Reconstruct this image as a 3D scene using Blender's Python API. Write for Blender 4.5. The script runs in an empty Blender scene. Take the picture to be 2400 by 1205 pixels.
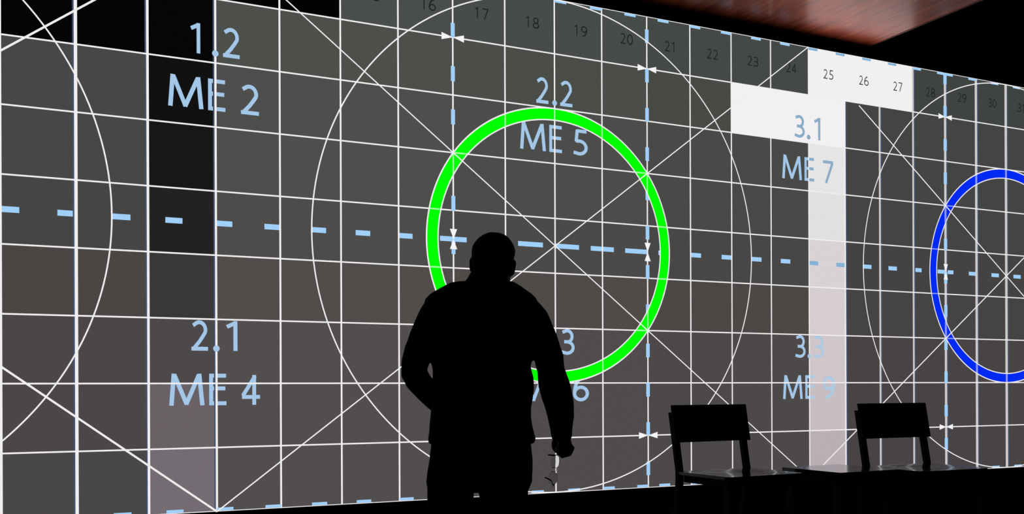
import bpy, bmesh, math, random
from mathutils import Vector, Matrix
random.seed(7)
SC = bpy.context.scene
COL = SC.collection

# ------------------------------------------------------------------ camera
S = 0.45                                  # one grid cell of the picture on the screen, metres
EYE = 0.95                                # camera height
FPX, YAW, ROLL = 2330.79, 0.4491, -0.0037 # focal length in pixels of a 2400 px wide frame
CAM_I, CAM_J, CAM_D, HORIZON = 9.416, 7.0955, 15.9833, 910.6
EYEP = Vector(((CAM_I - 18) * S, -CAM_D * S, EYE))
RIGHT = Vector((math.cos(YAW), -math.sin(YAW), 0))
FWD = Vector((math.sin(YAW), math.cos(YAW), 0))
UP = Vector((0, 0, 1))
r_ = math.cos(ROLL) * RIGHT + math.sin(ROLL) * UP
u_ = -math.sin(ROLL) * RIGHT + math.cos(ROLL) * UP
cd = bpy.data.cameras.new('camera')
cd.sensor_fit = 'HORIZONTAL'
cd.sensor_width = 36
cd.lens = FPX / 2400 * 36
cd.shift_y = (HORIZON - 602.5) / 2400
cam = bpy.data.objects.new('camera', cd)
COL.objects.link(cam)
cam.matrix_world = Matrix(((r_.x, u_.x, -FWD.x, EYEP.x), (r_.y, u_.y, -FWD.y, EYEP.y),
                           (r_.z, u_.z, -FWD.z, EYEP.z), (0, 0, 0, 1)))
SC.camera = cam

# ------------------------------------------------------------------ world and exposure: a blacked-out hall, lit by the screen
w = bpy.data.worlds.new('dark_hall')
SC.world = w
w.use_nodes = True
w.node_tree.nodes['Background'].inputs[0].default_value = (0, 0, 0, 1)
w.node_tree.nodes['Background'].inputs[1].default_value = 0
SC.view_settings.view_transform = 'Standard'
SC.view_settings.look = 'None'
SC.view_settings.exposure = 0
SC.view_settings.gamma = 1
SC.view_settings.use_curve_mapping = False


# ------------------------------------------------------------------ materials
def lin(c):
    out = []
    for v in c:
        v /= 255
        out.append(v / 12.92 if v <= 0.04045 else ((v + 0.055) / 1.055) ** 2.4)
    return (*out, 1)


def glow(name, rgb, strength=1.0):
    m = bpy.data.materials.get(name)
    if m: return m
    m = bpy.data.materials.new(name)
    m.use_nodes = True
    nt = m.node_tree
    nt.nodes.clear()
    out = nt.nodes.new('ShaderNodeOutputMaterial')
    em = nt.nodes.new('ShaderNodeEmission')
    em.inputs[0].default_value = lin(rgb)
    em.inputs[1].default_value = strength
    tc = nt.nodes.new('ShaderNodeTexCoord')          # faint grain of the screen cloth
    no = nt.nodes.new('ShaderNodeTexNoise')
    no.inputs['Scale'].default_value = 95
    no.inputs['Detail'].default_value = 2
    mr = nt.nodes.new('ShaderNodeMapRange')
    mr.inputs['To Min'].default_value = strength * 0.90
    mr.inputs['To Max'].default_value = strength * 1.10
    nt.links.new(tc.outputs['Object'], no.inputs['Vector'])
    nt.links.new(no.outputs['Fac'], mr.inputs['Value'])
    nt.links.new(mr.outputs[0], em.inputs[1])
    nt.links.new(em.outputs[0], out.inputs[0])
    return m


def solid(name, rgb, rough=0.6, spec=0.5, noise=0.0, scale=40.0, bump=0.0, ior=1.5):
    m = bpy.data.materials.new(name)
    m.use_nodes = True
    nt = m.node_tree
    b = nt.nodes['Principled BSDF']
    b.inputs['Base Color'].default_value = lin(rgb)
    b.inputs['Roughness'].default_value = rough
    b.inputs['Specular IOR Level'].default_value = spec
    b.inputs['IOR'].default_value = ior
    tc = nt.nodes.new('ShaderNodeTexCoord')
    no = nt.nodes.new('ShaderNodeTexNoise')
    no.inputs['Scale'].default_value = scale
    no.inputs['Detail'].default_value = 4
    nt.links.new(tc.outputs['Object'], no.inputs['Vector'])
    if noise:
        hs = nt.nodes.new('ShaderNodeMapRange')
        hs.inputs['To Min'].default_value = 1 - noise
        hs.inputs['To Max'].default_value = 1 + noise
        mx = nt.nodes.new('ShaderNodeMix')
        mx.data_type = 'RGBA'
        mx.blend_type = 'MULTIPLY'
        mx.inputs[0].default_value = 1
        mx.inputs[6].default_value = lin(rgb)
        nt.links.new(no.outputs['Fac'], hs.inputs['Value'])
        nt.links.new(hs.outputs[0], mx.inputs[7])
        nt.links.new(mx.outputs[2], b.inputs['Base Color'])
    if bump:
        bp = nt.nodes.new('ShaderNodeBump')
        bp.inputs['Strength'].default_value = bump
        bp.inputs['Distance'].default_value = 0.01
        nt.links.new(no.outputs['Fac'], bp.inputs['Height'])
        nt.links.new(bp.outputs[0], b.inputs['Normal'])
    return m


def wood_panel():
    m = bpy.data.materials.new('varnished_wood')
    m.use_nodes = True
    nt = m.node_tree
    b = nt.nodes['Principled BSDF']
    tc = nt.nodes.new('ShaderNodeTexCoord')
    mp = nt.nodes.new('ShaderNodeMapping')
    mp.inputs['Scale'].default_value = (6.5, 0.6, 6.5)
    n1 = nt.nodes.new('ShaderNodeTexNoise')
    n1.inputs['Scale'].default_value = 3.0
    n1.inputs['Detail'].default_value = 8
    n1.inputs['Roughness'].default_value = 0.62
    n1.inputs['Distortion'].default_value = 0.6
    cr = nt.nodes.new('ShaderNodeValToRGB')
    cr.color_ramp.elements[0].position = 0.34
    cr.color_ramp.elements[0].color = lin((158, 56, 28))
    cr.color_ramp.elements[1].position = 0.66
    cr.color_ramp.elements[1].color = lin((226, 112, 64))
    e = cr.color_ramp.elements.new(0.5)
    e.color = lin((204, 82, 42))
    nt.links.new(tc.outputs['Object'], mp.inputs[0])
    nt.links.new(mp.outputs[0], n1.inputs['Vector'])
    nt.links.new(n1.outputs['Fac'], cr.inputs[0])
    nt.links.new(cr.outputs[0], b.inputs['Base Color'])
    b.inputs['Roughness'].default_value = WOOD_ROUGH
    b.inputs['Metallic'].default_value = WOOD_METAL
    b.inputs['IOR'].default_value = 1.5
    b.inputs['Coat Weight'].default_value = 0.8
    b.inputs['Coat Roughness'].default_value = 0.27
    b.inputs['Coat IOR'].default_value = 1.75
    mr = nt.nodes.new('ShaderNodeMapRange')
    mr.inputs['To Min'].default_value = WOOD_ROUGH - 0.05
    mr.inputs['To Max'].default_value = WOOD_ROUGH + 0.1
    nt.links.new(n1.outputs['Fac'], mr.inputs['Value'])
    nt.links.new(mr.outputs[0], b.inputs['Roughness'])
    return m


WOOD_ROUGH, WOOD_METAL = 0.5, 0.85
M_BLACKWALL = solid('matte_black_wall', (14, 15, 16), 0.95, 0.1, 0.15)
M_FLOOR = solid('black_carpet', (9, 9, 10), 1.0, 0.0, 0.3, 120, 0.2)
M_WOOD = wood_panel()
M_EDGE = solid('dark_wood_edge', (120, 62, 48), 0.4, 0.5, 0.2)
M_FRAME = solid('screen_backing', (10, 10, 11), 0.9, 0.1, 0.1)
M_LACQ = solid('black_lacquer', (9, 9, 10), 0.13, 0.5, 0.2, 30, 0, 1.65)
M_PAINT = solid('black_painted_wood', (7, 7, 8), 0.6, 0.2, 0.2, 30)
M_CLOTH = solid('black_jacket_cloth', (11, 11, 13), 0.95, 0.15, 0.3, 60, 0.3)
M_TROUSER = solid('black_trouser_cloth', (10, 10, 12), 0.95, 0.15, 0.3, 70, 0.3)
M_SKIN = solid('skin', (120, 78, 62), 0.6, 0.3, 0.08, 50)
M_HAIR = solid('short_dark_hair', (22, 18, 15), 0.8, 0.2, 0.3, 200, 0.5)
M_SHOE = solid('black_leather', (12, 11, 11), 0.5, 0.3, 0.2)
M_RIM = solid('dark_spectacle_metal', (14, 13, 14), 0.5, 0.4)
M_LENS = bpy.data.materials.new('spectacle_lens_glass')
M_LENS.use_nodes = True
_b = M_LENS.node_tree.nodes['Principled BSDF']
_b.inputs['Transmission Weight'].default_value = 1
_b.inputs['Roughness'].default_value = 0
_b.inputs['IOR'].default_value = 1.5


# ------------------------------------------------------------------ object helpers
def link(name, me, parent=None, mats=()):
    o = bpy.data.objects.new(name, me)
    COL.objects.link(o)
    for m in mats: me.materials.append(m)
    if parent: o.parent = parent
    return o


def from_bm(name, bm, mats, parent=None, smooth=False, recalc=True):
    if recalc: bmesh.ops.recalc_face_normals(bm, faces=bm.faces)
    me = bpy.data.meshes.new(name)
    bm.to_mesh(me)
    bm.free()
    if smooth:
        for p in me.polygons: p.use_smooth = True
    return link(name, me, parent, mats if isinstance(mats, (list, tuple)) else [mats])


def empty(name, loc=(0, 0, 0), rz=0):
    o = bpy.data.objects.new(name, None)
    COL.objects.link(o)
    o.empty_display_size = 0.1
    o.location = loc
    o.rotation_euler = (0, 0, rz)
    return o


def tag(o, label, cat=None, group=None):
    o['label'] = label
    if cat: o['category'] = cat
    if group: o['group'] = group
    return o


def struct(o, label):
    o['kind'] = 'structure'
    o['label'] = label
    o['category'] = o.name.split('_')[0]
    return o


def box(bm, x0, x1, y0, y1, z0, z1, bev=0.0):
    r = bmesh.ops.create_cube(bm, size=1)
    for v in r['verts']:
        v.co = Vector(((x0 + x1) / 2 + v.co.x * (x1 - x0), (y0 + y1) / 2 + v.co.y * (y1 - y0),
                       (z0 + z1) / 2 + v.co.z * (z1 - z0)))
    if bev:
        es = list({e for v in r['verts'] for e in v.link_edges})
        bmesh.ops.bevel(bm, geom=es, offset=bev, segments=2, affect='EDGES', profile=0.5)


def tube(bm, pts, n=14, squash=None):
    """closed tube through (point, radius) or (point, radius_x, radius_y)"""
    P = [Vector(p[0]) for p in pts]
    rings = []
    ref = Vector((0, 1, 0))
    for k, p in enumerate(pts):
        a = P[max(0, k - 1)]
        b = P[min(len(P) - 1, k + 1)]
        t = (b - a).normalized()
        if abs(t.dot(ref)) > 0.97: ref = Vector((1, 0, 0))
        sx = (ref.cross(t)).normalized()
        sy = t.cross(sx).normalized()
        ref = sy
        rx = p[1]
        ry = p[2] if len(p) > 2 else rx
        rings.append([bm.verts.new(P[k] + sx * rx * math.cos(2 * math.pi * q / n) + sy * ry * math.sin(2 * math.pi * q / n))
                      for q in range(n)])
    skin(bm, rings)


def skin(bm, rings):
    n = len(rings[0])
    for a, b in zip(rings, rings[1:]):
        for q in range(n):
            bm.faces.new((a[q], a[(q + 1) % n], b[(q + 1) % n], b[q]))
    bm.faces.new(rings[0][::-1])
    bm.faces.new(rings[-1])


def stack(bm, secs, n=32, e=2.3):
    """sections (z, x_left, x_right, y_back, y_front): superellipse rings joined into one closed shell"""
    rings = []
    for z, xl, xr, yb, yf in secs:
        cx, rx, cy, ry = (xl + xr) / 2, (xr - xl) / 2, (yb + yf) / 2, (yf - yb) / 2
        ring = []
        for q in range(n):
            a = 2 * math.pi * q / n
            c, s = math.cos(a), math.sin(a)
            ring.append(bm.verts.new((cx + rx * math.copysign(abs(c) ** (2 / e), c),
                                      cy + ry * math.copysign(abs(s) ** (2 / e), s), z)))
        rings.append(ring)
    skin(bm, rings)


def blob(bm, c, r, rot=None, seg=20):
    res = bmesh.ops.create_uvsphere(bm, u_segments=seg, v_segments=max(8, seg // 2), radius=1)
    for v in res['verts']:
        p = Vector((v.co.x * r[0], v.co.y * r[1], v.co.z * r[2]))
        if rot: p = rot @ p
        v.co = p + Vector(c)


def fuse(name, bm, voxel, mats, parent=None, smooth_it=4, rumple=0.0, rumple_size=0.12):
    """overlapping closed shells become one continuous skin"""
    bmesh.ops.recalc_face_normals(bm, faces=bm.faces)
    me = bpy.data.meshes.new(name + '_shells')
    bm.to_mesh(me)
    bm.free()
    tmp = bpy.data.objects.new('shells', me)
    COL.objects.link(tmp)
    rm = tmp.modifiers.new('r', 'REMESH')
    rm.mode = 'VOXEL'
    rm.voxel_size = voxel
    sm = tmp.modifiers.new('s', 'SMOOTH')
    sm.factor = 0.5
    sm.iterations = smooth_it
    if rumple:
        tx = bpy.data.textures.new(name + '_folds', 'CLOUDS')
        tx.noise_scale = rumple_size
        dm = tmp.modifiers.new('d', 'DISPLACE')
        dm.texture = tx
        dm.strength = rumple
        dm.mid_level = 0.5
    bpy.context.view_layer.update()
    dg = bpy.context.evaluated_depsgraph_get()
    out = bpy.data.meshes.new_from_object(tmp.evaluated_get(dg))
    out.name = name
    bpy.data.objects.remove(tmp)
    out.materials.clear()
    for p in out.polygons:
        p.use_smooth = True
        p.material_index = 0
    return link(name, out, parent, mats)


# ------------------------------------------------------------------ the room
TOP = EYE + CAM_J * S                     # top edge of the picture
BOT = TOP - 9 * S
def W(i, j, off=0.0):                     # grid place on the screen -> metres
    return Vector(((i - 18) * S, -off, TOP - j * S))


bm = bmesh.new()
box(bm, -14, 14, 0.06, 0.26, 0, 6.2)
struct(from_bm('wall_back', bm, M_BLACKWALL), 'matte black wall behind the projection screen')
bm = bmesh.new()
box(bm, -14, 14, -11, 0.26, -0.1, 0)
struct(from_bm('floor', bm, M_FLOOR), 'black carpeted floor in front of the screen')

CEIL = 4.265
ze = (CEIL - EYE) / 911 * FPX
edge = EYEP + RIGHT * ((2314 - 1200) / FPX * ze) + FWD * ze
CEIL_X = edge.x
bm = bmesh.new()
box(bm, -14, CEIL_X, -10.5, 0.06, CEIL, CEIL + 0.09)
struct(from_bm('ceiling', bm, M_WOOD), 'glossy reddish brown wooden ceiling panel above the screen')
bm = bmesh.new()
box(bm, CEIL_X, CEIL_X + 0.012, -10.5, 0.06, CEIL - 0.004, CEIL + 0.09)
struct(from_bm('trim_1', bm, M_EDGE), 'thin wooden edge strip along the right side of the ceiling panel')

# ------------------------------------------------------------------ the projection screen
screen = empty('projection_screen', W(18, 9))
tag(screen, 'huge wide projection screen showing a white grid test picture with green and blue rings', 'screen')
ORG = W(18, 9)
def L(i, j, off): return W(i, j, off) - ORG

I0, I1 = 0, 36
bm = bmesh.new()
a, b = L(I0, 9, 0), L(I1, 0, 0)
box(bm, a.x - 0.01, b.x + 0.01, 0.002, 0.06, a.z - 0.01, b.z + 0.01)
from_bm('backing_board', bm, M_FRAME, screen)

ROWC = [(71, 76, 72), (75, 77, 73), (76, 77, 74), (76, 76, 74), (76, 74, 72), (78, 75, 73), (80, 76, 75), (81, 76, 76), (80, 76, 76)]  # grey of each row, with the projectors' uneven colour shading put into it
RAMP_DARK = [(2, 2, 3), (6, 6, 7), (16, 17, 16), (23, 23, 22), (35, 34, 33), (57, 55, 55), (77, 72, 73), (105, 97, 102), (116, 108, 114)]
RAMP_LIGHT = [(241, 240, 241), (241, 239, 241), (230, 229, 229), (226, 223, 224), (217, 210, 213), (214, 205, 209), (208, 198, 202), (200, 189, 194), (186, 175, 180)]
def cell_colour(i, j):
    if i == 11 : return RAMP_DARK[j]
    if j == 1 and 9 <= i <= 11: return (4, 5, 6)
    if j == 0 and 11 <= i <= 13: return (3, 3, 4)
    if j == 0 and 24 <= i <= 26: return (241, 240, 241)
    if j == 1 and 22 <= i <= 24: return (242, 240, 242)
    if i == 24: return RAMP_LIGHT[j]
    k = 0.93 if i < 12 else 1.03 if i < 16 else 1.0 if i < 20 else 0.96 if i < 24 else 0.9  # uneven projector brightness and dimmer oblique right side put into the colour
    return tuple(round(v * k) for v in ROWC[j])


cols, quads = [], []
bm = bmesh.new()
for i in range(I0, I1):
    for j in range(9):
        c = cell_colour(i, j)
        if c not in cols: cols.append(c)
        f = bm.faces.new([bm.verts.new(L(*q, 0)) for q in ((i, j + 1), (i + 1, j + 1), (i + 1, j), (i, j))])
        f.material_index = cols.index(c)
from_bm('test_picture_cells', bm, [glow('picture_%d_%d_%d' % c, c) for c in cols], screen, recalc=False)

LINE = glow('picture_line_white', (241, 238, 240))
LINE_R = glow('picture_line_grey', (206, 202, 201))
DASH = glow('picture_pale_blue', (160, 208, 250))
DASH_W = glow('picture_blue_on_white', (132, 178, 214))
FRINGE = glow('picture_blue_fringe', (66, 82, 108))
WHITE = glow('picture_mark_white', (246, 244, 246))
GREEN = glow('picture_green', (0, 255, 0))
GREENLINE = glow('picture_pale_green', (165, 252, 165))
BLUE = glow('picture_blue', (0, 42, 242))
BLUELINE = glow('picture_pale_violet', (140, 150, 245))


def quad(bm, pts, off, mi=0):
    f = bm.faces.new([bm.verts.new(L(i, j, off)) for i, j in pts])
    f.normal_update()
    if f.normal.y > 0: f.normal_flip()
    f.material_index = mi
    return f


def rect(bm, i0, i1, j0, j1, off, mi=0): quad(bm, ((i0, j1), (i1, j1), (i1, j0), (i0, j0)), off, mi)


def seg(bm, p, q, wd, off, mi=0):
    p, q = Vector(p), Vector(q)
    d = (q - p).normalized()
    n = Vector((-d.y, d.x)) * wd / 2
    quad(bm, (p + n, q + n, q - n, p - n), off, mi)


def annulus(bm, c, r0, r1, off, n=220, mi=0):
    for k in range(n):
        a, b = 2 * math.pi * k / n, 2 * math.pi * (k + 1) / n
        quad(bm, [(c[0] + r * math.cos(t), c[1] + r * math.sin(t)) for r, t in ((r0, a), (r1, a), (r1, b), (r0, b))], off, mi)


# grid
VW = {9: .05, 10: .045, 11: .036, 12: .032, 13: .029, 14: .028, 15: .028, 25: .038, 26: .05, 27: .05, 28: .07, 29: .075, 30: .08}
bm = bmesh.new()
for i in range(I0, I1 + 1):
    wd = VW.get(i, .028 if 15 < i < 26 else .05 if i < 9 else .08)
    lo, hi = i - wd / 2, i + wd / 2
    lo, hi = max(lo, I0), min(hi, I1)
    for j in range(9):
        if I0 < i < I1 and min(cell_colour(i - 1, j)[1], cell_colour(i, j)[1]) > 230: continue   # white on white
        rect(bm, lo, hi, j, j + 1, 0.0022, 1 if i >= 26 else 0)
        if i >= 25: rect(bm, i, min(I1, hi + .035), j, j + 1, 0.0018, 2)       # the projectors' colours part slightly here
        elif 9 < i <= 12: rect(bm, lo - .022, i, j, j + 1, 0.0018, 2)
for j in range(0, 10):
    t = .024
    rect(bm, I0, I1, max(0, j - t / 2) if j else 0, min(9, j + t / 2) if j < 9 else 9, 0.0024)
g = from_bm('grid_lines', bm, [LINE, LINE_R, FRINGE], screen)
tag(g, 'thin white lines of the square grid across the picture')

CENTRES = ((6, 'left'), (18, 'middle'), (30, 'right'))
for c, nm in CENTRES:
    bm = bmesh.new()
    annulus(bm, (c, 4.5), 4.478, 4.5, 0.0036)
    o = from_bm('large_circle', bm, LINE, screen)
    bm = bmesh.new()
    wd = .03 if c == 6 else .02 if c == 18 else .024
    for sgn in (1, -1):
        p0, p1 = (c - 6, 4.5 - 4.5 * sgn), (c + 6, 4.5 + 4.5 * sgn)
        if c == 30 and sgn == 1: p0 = (25.4, 1.05)
        seg(bm, p0, p1, wd, 0.0034)
    from_bm('diagonal_cross', bm, LINE, screen)


def ring(name, c, col, line, label):
    r0, r1 = 2.29, 2.5
    bm = bmesh.new()
    annulus(bm, (c, 4.5), r0, r1, 0.003)
    # grid lines show through the band in a paler tone
    def band(p, d):
        p = Vector((p[0] - c, p[1] - 4.5)); d = Vector(d).normalized()
        t0 = -p.dot(d); h = (p + d * t0).length
        for sg in (-1, 1):
            if h < r1:
                b_ = math.sqrt(r1 * r1 - h * h)
                a_ = math.sqrt(r0 * r0 - h * h) if h < r0 else 0
                q = p + Vector((c, 4.5))
                seg(bm, q + d * (t0 + sg * a_), q + d * (t0 + sg * b_), .024 if c == 18 else (.06 if abs(d.x) < .1 else .026), 0.0032, 1)
    for i in range(c - 2, c + 3): band((i, 0), (0, 1))
    for j in range(2, 8): band((0, j), (1, 0))
    o = from_bm(name, bm, [col, line], screen)
    tag(o, label)
    for ra, rb in ((2.488, 2.512), (2.276, 2.298)):
        bm = bmesh.new()
        annulus(bm, (c, 4.5), ra, rb, 0.0038)
        from_bm('ring_outline', bm, LINE, o)


ring('green_ring', 18, GREEN, GREENLINE, 'thick bright green ring')
ring('blue_ring', 30, BLUE, BLUELINE, 'thick deep blue ring')

# dashed lines: a dash of a quarter cell every three quarters
def dashes(lo, hi, skip=()):
    out = []
    k = 0
    while k * .75 < hi:
        a_ = k * .75
        if a_ >= lo: out.append((a_, a_ + .25))
        k += 1
    return out


right_set = [(28 + .75 * k, 28.25 + .75 * k) for k in range(0, 11)]
over = [(16 + .75 * k, 16.25 + .75 * k) for k in range(0, 6) if 16 + .75 * k < 20]
mid = [d for d in dashes(I0, 28)] + right_set + over
bm = bmesh.new()
for a_, b_ in mid: rect(bm, a_, b_, 4.457, 4.543, 0.0014, 1 if 24 <= a_ < 25 else 0)
from_bm('centre_dashed_line', bm, [DASH, DASH_W], screen)
bm = bmesh.new()
for a_, b_ in dashes(I0, 28) + right_set: rect(bm, a_, b_, 0.008, 0.058, 0.0026, 1 if 24 <= a_ < 27 else 0)
from_bm('top_dashed_line', bm, [DASH, DASH_W], screen)
bm = bmesh.new()
for a_, b_ in dashes(I0, 16) + over + dashes(20, 28) + right_set: rect(bm, a_, b_, 8.94, 8.985, 0.0026)
from_bm('bottom_dashed_line', bm, DASH, screen)
for i, st, hw in ((4, 0, .04), (8, .25, .04), (16, 0, .037), (20, .25, .04), (28, 0, .05), (32, .25, .05)):
    bm = bmesh.new()
    k = 0
    while st + .75 * k < 8.9:
        rect(bm, i - hw, i + hw, st + .75 * k, st + .75 * k + .26, 0.0027)
        k += 1
    from_bm('upright_dashed_line', bm, DASH, screen)
    for kind, j in (('h', 1), ('h', 8), ('v', 4.5)):
        bm = bmesh.new()
        for s in (-1, 1):
            if kind == 'h': quad(bm, ((i, j), (i + s * .21, j - .062), (i + s * .21, j + .062)), 0.004)
            else: quad(bm, ((i, j), (i - .068, j + s * .175), (i + .068, j + s * .175)), 0.004)
        from_bm('arrow_mark', bm, WHITE, screen)

# ---- lettering (stroked glyphs, cap height 1)
def arc(cx, cy, rx, ry, a0, a1, n=14):
    return [(cx + rx * math.cos(math.radians(a0 + (a1 - a0) * k / n)), cy + ry * math.sin(math.radians(a0 + (a1 - a0) * k / n))) for k in range(n + 1)]


GL = {
    '0': [arc(.32, .48, .255, .42, 0, 360, 32)],
    '1': [[(.36, 0), (.36, .965)], [(.375, .915), (.10, .775)]],
    '2': [[(.09, .80)] + arc(.31, .66, .22, .245, 128, -18, 16) + [(.44, .46), (.30, .27), (.13, .085)], [(.03, .0575), (.62, .0575)]],
    '3': [[(.10, .845)] + arc(.30, .69, .20, .215, 112, -75, 14) + [(.26, .487), (.17, .487)],
          [(.17, .487), (.27, .487)] + arc(.29, .27, .255, .215, 86, -110, 16) + [(.05, .105)]],
    '4': [[(.43, 0), (.43, .965)], [(.46, .93), (.06, .30)], [(.03, .255), (.62, .255)]],
    '5': [[(.56, .905), (.17, .905)], [(.19, .95), (.145, .50)], [(.14, .535)] + arc(.27, .29, .275, .24, 108, -112, 18) + [(.04, .09)]],
    '6': [arc(.325, .29, .245, .235, 0, 360, 28), [(.085, .31)] + arc(.46, .33, .375, .575, 172, 88, 14)],
    '7': [[(.03, .905), (.60, .905)], [(.57, .90), (.20, 0)]],
    '8': [arc(.32, .70, .205, .21, 0, 360, 24), arc(.32, .26, .25, .205, 0, 360, 26)],
    '9': [arc(.30, .665, .24, .24, 0, 360, 28), [(.54, .64)] + arc(.165, .62, .375, .56, -8, -92, 14)],
    'M': [[(.055, 0), (.125, 1)], [(.135, .97), (.49, .03)], [(.47, .03), (.84, .97)], [(.845, 1), (.935, 0)]],
    'E': [[(.06, 0), (.06, 1)], [(.0, .06), (.55, .06)], [(.0, .535), (.515, .535)], [(.0, .94), (.54, .94)]],
    '.': [arc(.10, .075, .045, .045, 0, 360, 14)],
}


def stroke(bm, pts, wd, place, off, mi=0):
    n = len(pts)
    P = [Vector(p) for p in pts]
    closed = (P[0] - P[-1]).length < 1e-4
    Ls, Rs = [], []
    for k in range(n):
        d1 = (P[k] - P[k - 1]).normalized() if k else None
        d2 = (P[k + 1] - P[k]).normalized() if k < n - 1 else None
        if closed and k == 0: d1 = (P[-1] - P[-2]).normalized()
        if closed and k == n - 1: d2 = (P[1] - P[0]).normalized()
        d1 = d1 or d2
        d2 = d2 or d1
        d = (d1 + d2).normalized()
        nn = Vector((-d.y, d.x)) * wd / 2 / max(.5, d.dot(d1))
        Ls.append(P[k] + nn)
        Rs.append(P[k] - nn)
    for k in range(n - 1):
        quad(bm, [place(*q) for q in (Ls[k], Ls[k + 1], Rs[k + 1], Rs[k])], off, mi)


def lettering(text, spots, base, cap, wd, mats, name, label, off, split=None):
    """spots: (left, right) in cells for each glyph of text"""
    bm = bmesh.new()
    for ch, (x0, x1) in zip(text, spots):
        xs = [p[0] for s_ in GL[ch] for p in s_]
        lo, hi = min(xs) - wd / 2, max(xs) + wd / 2
        if ch in 'M': lo, hi = 0, .99
        if ch == 'E': lo = 0
        k = (x1 - x0) / (hi - lo)
        z = [0]
        for s_ in GL[ch]:
            z[0] += 1
            if ch == '.': # a round dot
                quad(bm, [(x0 + (p[0] - .055 + .055) * 0 + (x1 - x0) / 2 + (p[0] - .10) / .045 * (x1 - x0) / 2,
                           base - cap * .07 - (p[1] - .075) / .045 * (x1 - x0) / 2) for p in s_[:-1]], off + .0014)
                continue
            stroke(bm, s_, wd, lambda u, v: (x0 + (u - lo) * k, base - v * cap), off + z[0] * 0.00004)
    if split is not None:
        xs = L(split, 0, 0).x
        bmesh.ops.bisect_plane(bm, geom=bm.verts[:] + bm.edges[:] + bm.faces[:], plane_co=(xs, 0, 0), plane_no=(1, 0, 0))
        for f in bm.faces:
            if f.calc_center_median().x > xs: f.material_index = 1
    o = from_bm(name, bm, mats, screen, recalc=False)
    o['label'] = label
    return o


TXT = glow('picture_text_blue', (164, 199, 232))
TXT_ON_WHITE = glow('picture_text_on_white', (138, 172, 200))
TXT_ON_PINK = glow('picture_text_on_pinkish_white', (172, 202, 226))
TW = .125
def num(c, a_, b_, base, mats, split=None):
    d1 = (c - .40, c - .10) if a_ != '1' else (c - .39, c - .22)
    d2 = (c + .09, c + .40) if b_ != '1' else (c + .13, c + .34 - .01)
    lettering(a_ + '.' + b_, (d1, (c - .05, c + .05), d2), base, .485, TW, mats, 'caption', 'pale blue number %s.%s' % (a_, b_), 0.0012, split)


def me(c, d, base, mats, split=None):
    lettering('ME' + d, ((c - .70, c - .185), (c - .11, c + .18), (c + .36, c + .70)), base, .49, TW, mats, 'caption', 'pale blue letters ME and figure %s' % d, 0.0012, split)


num(12, '1', '2', 1.885, [TXT]); me(12, '2', 2.745, [TXT])
num(12, '2', '1', 6.49, [TXT]);  me(12, '4', 7.34, [TXT])
num(18, '2', '2', 1.93, [TXT]);  me(18, '5', 2.795, [TXT])
num(18, '2', '3', 6.48, [TXT]);  me(18, '6', 7.335, [TXT])
num(24, '3', '1', 1.915, [TXT_ON_WHITE]); me(24, '7', 2.795, [TXT, TXT_ON_WHITE], 24)
num(24, '3', '3', 6.48, [TXT, TXT_ON_PINK], 24); me(24, '9', 7.335, [TXT, TXT_ON_PINK], 24)
SMALL = glow('picture_number_dark', (34, 36, 34))
SMALL_W = glow('picture_number_on_white', (62, 62, 64))
for n in range(14, 34):
    c = n - .45
    t = str(n)
    def sp(ch, x): return (x - .065, x + .065) if ch != '1' else (x - .055, x + .015)
    lettering(t, (sp(t[0], c - .08), sp(t[1], c + .075)), .60, .21, .105,
              [SMALL_W if 25 <= n <= 27 else SMALL], 'column_number', 'small dark grey number %d' % n, 0.001)

# ------------------------------------------------------------------ seats in front of the screen
def at(px, py, z):                        # a point at height z along a sight line measured in the photograph
    d = (EYE - z) / (py - HORIZON) * FPX
    return EYEP + RIGHT * ((px - 1200) / FPX * d) + FWD * d + UP * (z - EYE)


SEAT_Z = 0.48
def dished_panel(x0, x1, y0, y1, ztop, th, dish, nx=16, ny=16, rad=0.03):
    bm = bmesh.new()
    def rnd(u, v):   # rounded-rectangle mapping of the unit square
        x, y = x0 + (x1 - x0) * u, y0 + (y1 - y0) * v
        cx = min(max(x, x0 + rad), x1 - rad); cy = min(max(y, y0 + rad), y1 - rad)
        d = Vector((x - cx, y - cy))
        if d.length > rad: d = d.normalized() * rad
        return cx + d.x, cy + d.y
    grids = []
    for top in (1, 0):
        gr = []
        for a_ in range(nx + 1):
            row = []
            for b_ in range(ny + 1):
                u, v = a_ / nx, b_ / ny
                x, y = rnd(u, v)
                k = math.sin(math.pi * u) * math.sin(math.pi * v)
                z = ztop - dish * k ** 1.5 - (0 if top else th)
                row.append(bm.verts.new((x, y, z)))
            gr.append(row)
        grids.append(gr)
    t, b = grids
    for a_ in range(nx):
        for b_ in range(ny):
            bm.faces.new((t[a_][b_], t[a_ + 1][b_], t[a_ + 1][b_ + 1], t[a_][b_ + 1]))
            bm.faces.new((b[a_][b_ + 1], b[a_ + 1][b_ + 1], b[a_ + 1][b_], b[a_][b_]))
    for a_ in range(nx):
        for q in (0, ny):
            f = (t[a_][q], b[a_][q], b[a_ + 1][q], t[a_ + 1][q])
            bm.faces.new(f if q == 0 else f[::-1])
    for b_ in range(ny):
        for q in (0, nx):
            f = (t[q][b_ + 1], b[q][b_ + 1], b[q][b_], t[q][b_])
            bm.faces.new(f if q == 0 else f[::-1])
    return bm


CW, CDP = 0.535, 0.445                      # seat width and depth
def bar(bm, pts, wx, wy):                 # rectangular bar through points
    rings = []
    for p in pts:
        p = Vector(p)
        rings.append([bm.verts.new(p + Vector((sx * wx / 2, sy * wy / 2, 0))) for sx, sy in ((-1, -1), (1, -1), (1, 1), (-1, 1))])
    skin(bm, rings)


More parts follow.
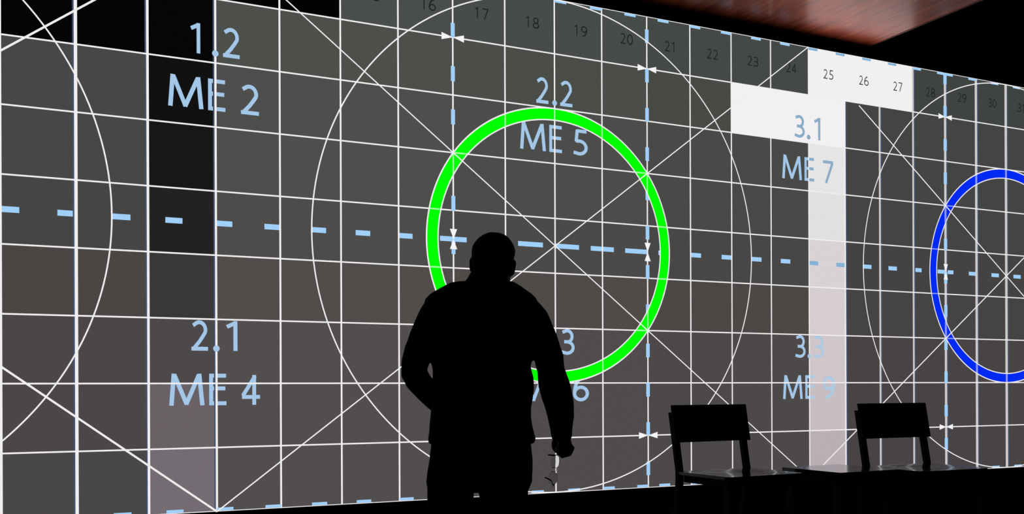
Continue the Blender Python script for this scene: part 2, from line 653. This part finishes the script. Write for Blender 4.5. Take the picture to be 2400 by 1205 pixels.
def soften(o, wd=0.003):
    m = o.modifiers.new('soft_edges', 'BEVEL')
    m.width = wd
    m.segments = 2
    m.limit_method = 'ANGLE'
    return o


def make_chair():
    """origin on the floor under the seat centre; back towards +y (the screen), front towards -y"""
    root = empty('chair')
    hx, hy = CW / 2, CDP / 2
    st = from_bm('seat', dished_panel(-hx, hx, -hy, hy, SEAT_Z, 0.016, 0.012, 28, 28), M_LACQ, root, smooth=True)
    st.data.set_sharp_from_angle(angle=math.radians(40))
    lean = lambda z: hy - 0.012 + max(0, z - SEAT_Z) * 0.19 + max(0, 0.42 - z) * 0.12
    for s in (-1, 1):
        bm = bmesh.new()
        x = s * (hx - 0.020)
        zs = (0, 0.2, 0.42, 0.48, 0.56, 0.66, 0.76, 0.81)
        bar(bm, [(x, lean(z) + 0.004, z) for z in zs], 0.040, 0.028)
        soften(from_bm('back_leg', bm, M_PAINT, root))
        bm = bmesh.new()
        xf = s * (hx - 0.03)
        bar(bm, [(xf, -hy + 0.04 - 0.02, 0), (xf, -hy + 0.04, SEAT_Z - 0.017)], 0.034, 0.036)
        soften(from_bm('front_leg', bm, M_PAINT, root))
    x = hx - 0.032
    for q in ((-x, -x + 0.02, -hy + 0.04, hy - 0.03), (x - 0.02, x, -hy + 0.04, hy - 0.03),
              (-x + 0.02, x - 0.02, -hy + 0.03, -hy + 0.05), (-x + 0.02, x - 0.02, hy - 0.045, hy - 0.025)):
        bm = bmesh.new()
        box(bm, *q, SEAT_Z - 0.06, SEAT_Z - 0.016)
        soften(from_bm('seat_rail', bm, M_PAINT, root), 0.002)
    # backrest: a wide, slightly curved plank fixed in front of the posts
    bm = bmesh.new()
    n = 14
    bw = CW / 2 + 0.006
    rings = []
    for k in range(n + 1):
        u = -1 + 2 * k / n
        x = u * bw
        cy = 0.012 * (1 - u * u)
        ring = []
        for z, d in ((0.642, -0.017), (0.852, -0.017), (0.852, 0.0), (0.642, 0.0)):
            ring.append(bm.verts.new((x, lean(z) - 0.018 + d + cy * 0.6, z)))
        rings.append(ring)
    skin(bm, rings)
    soften(from_bm('backrest', bm, M_PAINT, root), 0.004)
    return root


def copy_tree(o, parent=None):
    c = o.copy()
    COL.objects.link(c)
    if parent: c.parent = parent
    for ch in list(o.children): copy_tree(ch, c)
    return c


def place_by_rear_left(o, p, ang, w_=CW, d_=CDP):
    """put the rear left corner (as the camera sees it) of a seat at p"""
    o.rotation_euler = (0, 0, ang)
    off = Matrix.Rotation(ang, 3, 'Z') @ Vector((-w_ / 2, d_ / 2, 0))
    o.location = (p.x - off.x, p.y - off.y, 0)


chair_a = make_chair()
tag(chair_a, 'black wooden chair with plank backrest, nearest to the standing person', 'chair', 'black chairs in the row before the screen')
place_by_rear_left(chair_a, at(1583, 1106.5, SEAT_Z), math.radians(3))
chair_b = copy_tree(chair_a)
tag(chair_b, 'black wooden chair with plank backrest, on the right beyond the low table', 'chair', 'black chairs in the row before the screen')
place_by_rear_left(chair_b, at(2021, 1095.5, SEAT_Z), math.radians(-1))

TS = 0.455
table = empty('side_table')
tag(table, 'low square black side table standing between the two chairs', 'table')
place_by_rear_left(table, at(1832, 1097.5, SEAT_Z), math.radians(2), TS, TS)
bm = bmesh.new()
box(bm, -TS / 2, TS / 2, -TS / 2, TS / 2, SEAT_Z - 0.026, SEAT_Z, 0.003)
from_bm('tabletop', bm, M_LACQ, table)
bm = bmesh.new()
h_ = TS / 2 - 0.022
box(bm, -h_, h_, -h_, h_, SEAT_Z - 0.075, SEAT_Z - 0.0262)
soften(from_bm('apron', bm, M_PAINT, table))
for sx in (-1, 1):
    for sy in (-1, 1):
        bm = bmesh.new()
        x, y = sx * (TS / 2 - 0.04), sy * (TS / 2 - 0.04)
        bar(bm, [(x, y, 0), (x, y, SEAT_Z - 0.0752)], 0.036, 0.036)
        soften(from_bm('leg', bm, M_PAINT, table))

# ------------------------------------------------------------------ the person, seen from behind
PXM = 585.0                               # pixels per metre where he stands
PZ = FPX / PXM
def px(x): return (x - 1155) / PXM
def pz(y): return EYE + (HORIZON - y) / PXM
FOOT = EYEP + RIGHT * ((1155 - 1200) / FPX * PZ) + FWD * PZ
FOOT.z = 0

def loft_px(bm, secs, **k):
    stack(bm, [(pz(y), px(a), px(b), yb, yf) for y, a, b, yb, yf in secs], **k)


def P(x, y, d): return (px(x), d, pz(y))


bm = bmesh.new()                          # ---- the body itself: one continuous skin
# torso, hips
loft_px(bm, [(1120, 1030, 1225, -.10, .09), (1060, 1018, 1236, -.12, .10), (1000, 1022, 1232, -.11, .12), (920, 1030, 1232, -.10, .12),
             (840, 1022, 1240, -.11, .11), (770, 1014, 1246, -.12, .09), (730, 1022, 1240, -.11, .07), (705, 1045, 1222, -.09, .05), (685, 1080, 1200, -.07, .045), (664, 1105, 1198, -.05, .05)])
# neck
tube(bm, [(P(1152, 700, -.03), .085), (P(1153, 665, -.012), .076, .07), (P(1155, 640, .010), .073, .068), (P(1156, 622, .02), .066, .064), (P(1156, 600, .03), .06)], 20)
# legs
for c, kx in ((1058, -1), (1180, 1)):
    tube(bm, [(P(c, 1060, -.01), .088), (P(c, 1140, 0), .083), (P(c - kx * 2, 1230, .012), .06, .062), (P(c - kx * 3, 1300, -.008), .056, .06),
              (P(c - kx * 3, 1400, -.015), .04), (P(c - kx * 3, 1448, -.02), .042)], 18)
    tube(bm, [(P(c, 1442, -.055), .036), (P(c + kx * 3, 1446, .02), .04, .034), (P(c + kx * 8, 1455, .12), .044, .02), (P(c + kx * 9, 1458, .17), .035, .014)], 14)
# arms
tube(bm, [(P(1032, 735, -.03), .040), (P(1000, 785, -.035), .046), (P(983, 835, -.036), .044), (P(973, 872, -.025), .042), (P(992, 908, .05), .039),
          (P(1016, 938, .11), .034), (P(1040, 955, .17), .026, .034)], 18)
tube(bm, [(P(1238, 735, -.03), .038), (P(1270, 792, -.028), .045), (P(1290, 862, -.018), .045), (P(1304, 925, .0), .044), (P(1313, 975, .015), .036),
          (P(1317, 1025, .03), .026, .034)], 18)
# right hand, hanging, fingers closed round the spectacles
tube(bm, [(P(1318, 1018, .03), .029, .033), (P(1322, 1034, .032), .029, .040), (P(1327, 1048, .034), .027, .043), (P(1330, 1058, .034), .021, .041)], 16)
for k, (d, ln) in enumerate(((.068, .97), (.046, 1.0), (.024, .95), (.003, .82))):   # index to little finger
    tube(bm, [(P(1336, 1046, d), .0115), (P(1341, 1056 - 2 * k, d), .0115), (P(1335, 1068 - 1.5 * k, d), .0112), (P(1319, 1072.5 - 1.5 * k, d - .002), .0108),
              (P(1330 - 23 * ln, 1060 - 2 * k, d - .003), .0095), (P(1332 - 26 * ln, 1050 - 2 * k, d - .003), .0082)], 10)
tube(bm, [(P(1308, 1028, .055), .016), (P(1301, 1041, .075), .014), (P(1301, 1053, .086), .012), (P(1307, 1062, .086), .0098), (P(1313, 1067, .083), .0075)], 10)
# left hand, resting in front of the belt
tube(bm, [(P(1034, 949, .165), .025, .032), (P(1052, 953, .18), .02, .038), (P(1072, 957, .185), .016, .040)], 16)
for k, (dy, ln) in enumerate(((-18, .95), (-6, 1.0), (6, .95), (17, .8))):
    tube(bm, [(P(1070, 957 + dy, .186), .010), (P(1070 + 20 * ln, 958 + dy, .186), .0095), (P(1070 + 34 * ln, 960 + dy, .18), .0088), (P(1070 + 44 * ln, 962 + dy, .168), .0075)], 10)
tube(bm, [(P(1042, 935, .175), .013), (P(1056, 924, .19), .0115), (P(1072, 920, .195), .0095), (P(1082, 921, .194), .0075)], 10)

# head: built upright around its own centre, then bowed forward
HC = Vector(P(1157, 606, .03))
ROT = Matrix.Rotation(math.radians(-20), 3, 'X') @ Matrix.Rotation(math.radians(5), 3, 'Y')
def head_shell(bm, secs, n=36, e=2.15, only=None):
    h = bmesh.new()
    stack(h, secs, n, e)
    for v in h.verts: v.co = ROT @ v.co + HC
    me_ = bpy.data.meshes.new('h')
    h.to_mesh(me_)
    h.free()
    bm.from_mesh(me_)
    bpy.data.meshes.remove(me_)
HEAD = [(-.118, -.030, .030, .040, .095), (-.105, -.050, .050, .005, .102), (-.085, -.063, .063, -.045, .106), (-.06, -.070, .070, -.075, .104), (-.03, -.078, .078, -.090, .101),
        (0, -.083, .083, -.098, .098), (.03, -.0835, .0835, -.099, .097), (.055, -.076, .076, -.093, .090), (.078, -.062, .062, -.076, .072), (.094, -.043, .043, -.052, .048), (.104, -.016, .016, -.02, .016)]
head_shell(bm, HEAD)
H = lambda x, y, z: ROT @ Vector((x, y, z)) + HC
tube(bm, [(H(0, .098, .012), .008), (H(0, .110, -.015), .009), (H(0, .120, -.034), .013, .011), (H(0, .108, -.046), .008)], 12)       # nose
for s in (-1, 1):
    blob(bm, H(s * .017, .108, -.036), (.009, .009, .007), ROT, 12)                       # nostril wings
    blob(bm, H(s * .030, .084, .026), (.024, .012, .008), ROT, 14)                        # brow
    blob(bm, H(s * .031, .084, .006), (.014, .011, .009), ROT, 14)                        # eye in its socket
    blob(bm, H(s * .040, .070, -.03), (.026, .020, .024), ROT, 14)                        # cheek
    er = ROT @ Matrix.Rotation(math.radians(s * 24), 3, 'Z')
    blob(bm, H(s * .083, -.002, -.034), (.0085, .018, .033), er, 16)                      # ear
    blob(bm, H(s * .088, -.011, -.024), (.005, .012, .024), er, 12)
for z, r in ((-.062, .007), (-.072, .008)): blob(bm, H(0, .104, z), (.024, .008, r * .8), ROT, 14)   # lips
blob(bm, H(0, .093, -.103), (.022, .014, .014), ROT, 12)                                  # chin
person = fuse('person', bm, 0.005, [M_SKIN], None, 3)
tag(person, 'stocky person in dark jacket and trousers, seen from behind, head bowed, holding spectacles', 'person')
person.matrix_world = Matrix(((RIGHT.x, FWD.x, 0, FOOT.x), (RIGHT.y, FWD.y, 0, FOOT.y), (0, 0, 1, 0), (0, 0, 0, 1)))

bm = bmesh.new()                          # ---- short cropped hair
hair = [(z, a_ - .004, b_ + .004, yb - .005, min(yf + .004, lim)) for (z, a_, b_, yb, yf), lim in
        zip(HEAD[3:], (-.01, -.005, .01, .045, .075, .08, .06, .03))]
hair[-1] = (.109, -.018, .018, -.022, .018)
head_shell(bm, hair)
o = fuse('hair', bm, 0.005, [M_HAIR], person, 2, 0.004, 0.02)

bm = bmesh.new()                          # ---- jacket
loft_px(bm, [(1039, 1005, 1251, -.135, .125), (1030, 1003, 1255, -.14, .13), (1005, 1006, 1249, -.135, .135), (980, 1008, 1245, -.13, .14), (957, 1010, 1244, -.13, .14), (937, 1012, 1248, -.125, .14),
             (910, 1014, 1252, -.125, .14), (885, 1015, 1250, -.125, .135), (860, 1014, 1244, -.13, .13), (820, 1003, 1256, -.14, .12), (780, 996, 1263, -.148, .11), (745, 994, 1266, -.15, .10),
             (722, 995, 1264, -.145, .09), (704, 998, 1259, -.135, .08), (690, 1010, 1247, -.12, .07), (676, 1034, 1226, -.105, .06), (663, 1060, 1207, -.09, .055)], n=40, e=2.5)
# collar standing higher on the left
tube(bm, [(P(1140, 690, -.02), .115, .085), (P(1143, 668, -.005), .088, .078), (P(1147, 652, .008), .077, .073), (P(1150, 643, .014), .073, .070)], 24)
tube(bm, [(P(1024, 722, -.03), .05), (P(1011, 745, -.032), .052), (P(995, 790, -.035), .056), (P(983, 825, -.037), .056), (P(974, 856, -.035), .0545), (P(972, 874, -.022), .053), (P(979, 890, .01), .051), (P(992, 908, .05), .048),
          (P(1012, 934, .10), .046), (P(1028, 950, .145), .042, .044)], 24)
tube(bm, [(P(1238, 722, -.03), .045), (P(1254, 745, -.03), .0515), (P(1272, 795, -.028), .056), (P(1286, 840, -.022), .059), (P(1291.5, 868, -.016), .0565), (P(1297.5, 900, -.008), .0635), (P(1305, 928, .0), .062), (P(1310, 950, .008), .059),
          (P(1315, 980, .02), .053), (P(1317, 1005, .027), .0455), (P(1317, 1022, .03), .043), (P(1317, 1032, .03), .039)], 24)
fuse('jacket', bm, 0.0045, [M_CLOTH], person, 5, 0.008, 0.09)

bm = bmesh.new()                          # ---- trousers
loft_px(bm, [(1148, 1003, 1238, -.12, .09), (1128, 999, 1246, -.128, .105), (1100, 1003, 1247, -.13, .11), (1070, 1007, 1247, -.128, .112), (1030, 1012, 1243, -.12, .11), (1005, 1018, 1238, -.11, .11)], n=40, e=2.6)
for c, kx, xl, xr in ((1055, -1, 1001, 1110), (1180, 1, 1122, 1237)):
    loft_px(bm, [(1462, c - 40 - kx * 4, c + 40 - kx * 4, -.09, .06), (1440, c - 42 - kx * 4, c + 42 - kx * 4, -.09, .06), (1330, c - 46 - kx * 2, c + 46 - kx * 2, -.085, .075), (1240, c - 50, c + 50, -.085, .085), (1195, xl + 1, xr - 1, -.095, .09),
                 (1170, xl, xr, -.105, .09), (1158, xl, xr, -.11, .09), (1146, xl + (0 if kx < 0 else -6), xr + (6 if kx < 0 else 0), -.112, .09), (1128, xl + (0 if kx < 0 else -8), xr + (8 if kx < 0 else 0), -.115, .09)], n=28, e=2.4)
fuse('trousers', bm, 0.005, [M_TROUSER], person, 3, 0.006, 0.08)
for c, kx in ((1058, -1), (1180, 1)):
    bm = bmesh.new()
    x = px(c + kx * 2)
    stack(bm, [(0.0, x - .047, x + .047, -.10, .20), (.018, x - .05, x + .05, -.103, .205), (.04, x - .048, x + .048, -.10, .19), (.065, x - .045, x + .045, -.095, .13), (.09, x - .046, x + .046, -.09, .05)], 28, 2.6)
    from_bm('shoe', bm, M_SHOE, person, smooth=True)

# ------------------------------------------------------------------ spectacles hanging from the right hand
# own frame: x along the front of the glasses, z up across a lens, y out of the lens (temples fold along y)
sp_ = empty('spectacles')
tag(sp_, 'thin framed reading spectacles dangling from the hand of the standing person', 'spectacles')
LW, LH = .052, .038                       # lens size
def lens_outline(cx, n=40, k=1.0):
    return [(cx + k * LW / 2 * math.copysign(abs(math.cos(t)) ** (2 / 2.8), math.cos(t)),
             k * LH / 2 * math.copysign(abs(math.sin(t)) ** (2 / 2.8), math.sin(t))) for t in [2 * math.pi * q / n for q in range(n)]]
for s in (-1, 1):
    cx = s * .0355
    bm = bmesh.new()                      # plano-convex lens
    def lens_ring(k, front):              # plain back, weakly domed front
        return [bm.verts.new((x, (-.0014 + .3 * ((x - cx) ** 2 + z * z)) if front else .0, z)) for x, z in lens_outline(cx, 40, k)]
    def face(vs, want):
        f = bm.faces.new(vs)
        f.normal_update()
        if f.normal.dot(want) < 0: f.normal_flip()
    for front in (1, 0):                  # front, back and rim do not share vertices, so their shading stays apart
        rs = [lens_ring(k, front) for k in (0.02, .2, .4, .6, .8, 1.0)]
        out = Vector((0, -1 if front else 1, 0))
        for p_, q_ in zip(rs, rs[1:]):
            for n_ in range(40): face((p_[n_], p_[(n_ + 1) % 40], q_[(n_ + 1) % 40], q_[n_]), out)
        face(rs[0], out)
    p_, q_ = lens_ring(1, 1), lens_ring(1, 0)
    for n_ in range(40):
        face((p_[n_], p_[(n_ + 1) % 40], q_[(n_ + 1) % 40], q_[n_]), Vector((p_[n_].co.x - cx, 0, p_[n_].co.z)))
    from_bm('lens', bm, M_LENS, sp_, smooth=True, recalc=False)
bm = bmesh.new()
for s in (-1, 1):
    pts = lens_outline(s * .0355, 40, 1.01)
    sel = [p for p in pts if p[1] > -0.006]           # half rims over the upper edge of each lens
    sel.sort(key=lambda p: math.atan2(p[1] + .012, p[0] - s * .0355))
    tube(bm, [(Vector((x, -.0006, z)), .0006) for x, z in sel], 8)
tube(bm, [((-.0095, -.0006, .006), .0011), ((-.004, -.002, .0095), .0011), ((.004, -.002, .0095), .0011), ((.0095, -.0006, .006), .0011)], 8)
for s in (-1, 1):
    tube(bm, [((s * .057, -.0006, .008), .0015), ((s * .0655, .0, .0085), .0017), ((s * .0655, .006, .0085), .0017)], 8)
from_bm('frame', bm, M_RIM, sp_, smooth=True)
for s in (-1, 1):
    bm = bmesh.new()
    tube(bm, [((s * .0105, .001, .0), .0007), ((s * .0085, .005, -.003), .0007)], 6)
    blob(bm, (s * .008, .0065, -.005), (.0015, .0025, .0045), None, 10)
    from_bm('nose_pad', bm, M_RIM, sp_, smooth=True)
    bm = bmesh.new()
    fold = .30 if s < 0 else 0
    def tp(d):                             # temple swung part way in on the free end, opened on the held end
        return (s * .0655 - s * d * math.sin(fold), .006 + d * math.cos(fold), .0085)
    tube(bm, [(tp(0), .0016, .0022), (tp(.04), .0012, .0022), (tp(.09), .0012, .0026),
              (Vector(tp(.105)) + Vector((0, 0, -.004)), .0014, .003), (Vector(tp(.125)) + Vector((0, 0, -.016)), .0015, .003), (Vector(tp(.135)) + Vector((0, 0, -.024)), .0012, .0024)], 8)
    from_bm('temple', bm, M_RIM, sp_, smooth=True)
# hang it: front axis (x) points up out of frame end -> vertical; turned so the lenses are seen aslant
def to_world(x, y, z): return FOOT + RIGHT * x + FWD * y + UP * z
c = to_world(px(1300), .112, pz(1107))
ex = (UP * .985 + RIGHT * .15).normalized()          # towards the held end
ey = (-FWD * .97 - RIGHT * .17)
ey = (ey - ex * ey.dot(ex)).normalized()             # temples reach back towards the hand
ez = ex.cross(ey).normalized()
sp_.matrix_world = Matrix(((ex.x, ey.x, ez.x, c.x), (ex.y, ey.y, ez.y, c.y), (ex.z, ey.z, ez.z, c.z), (0, 0, 0, 1)))
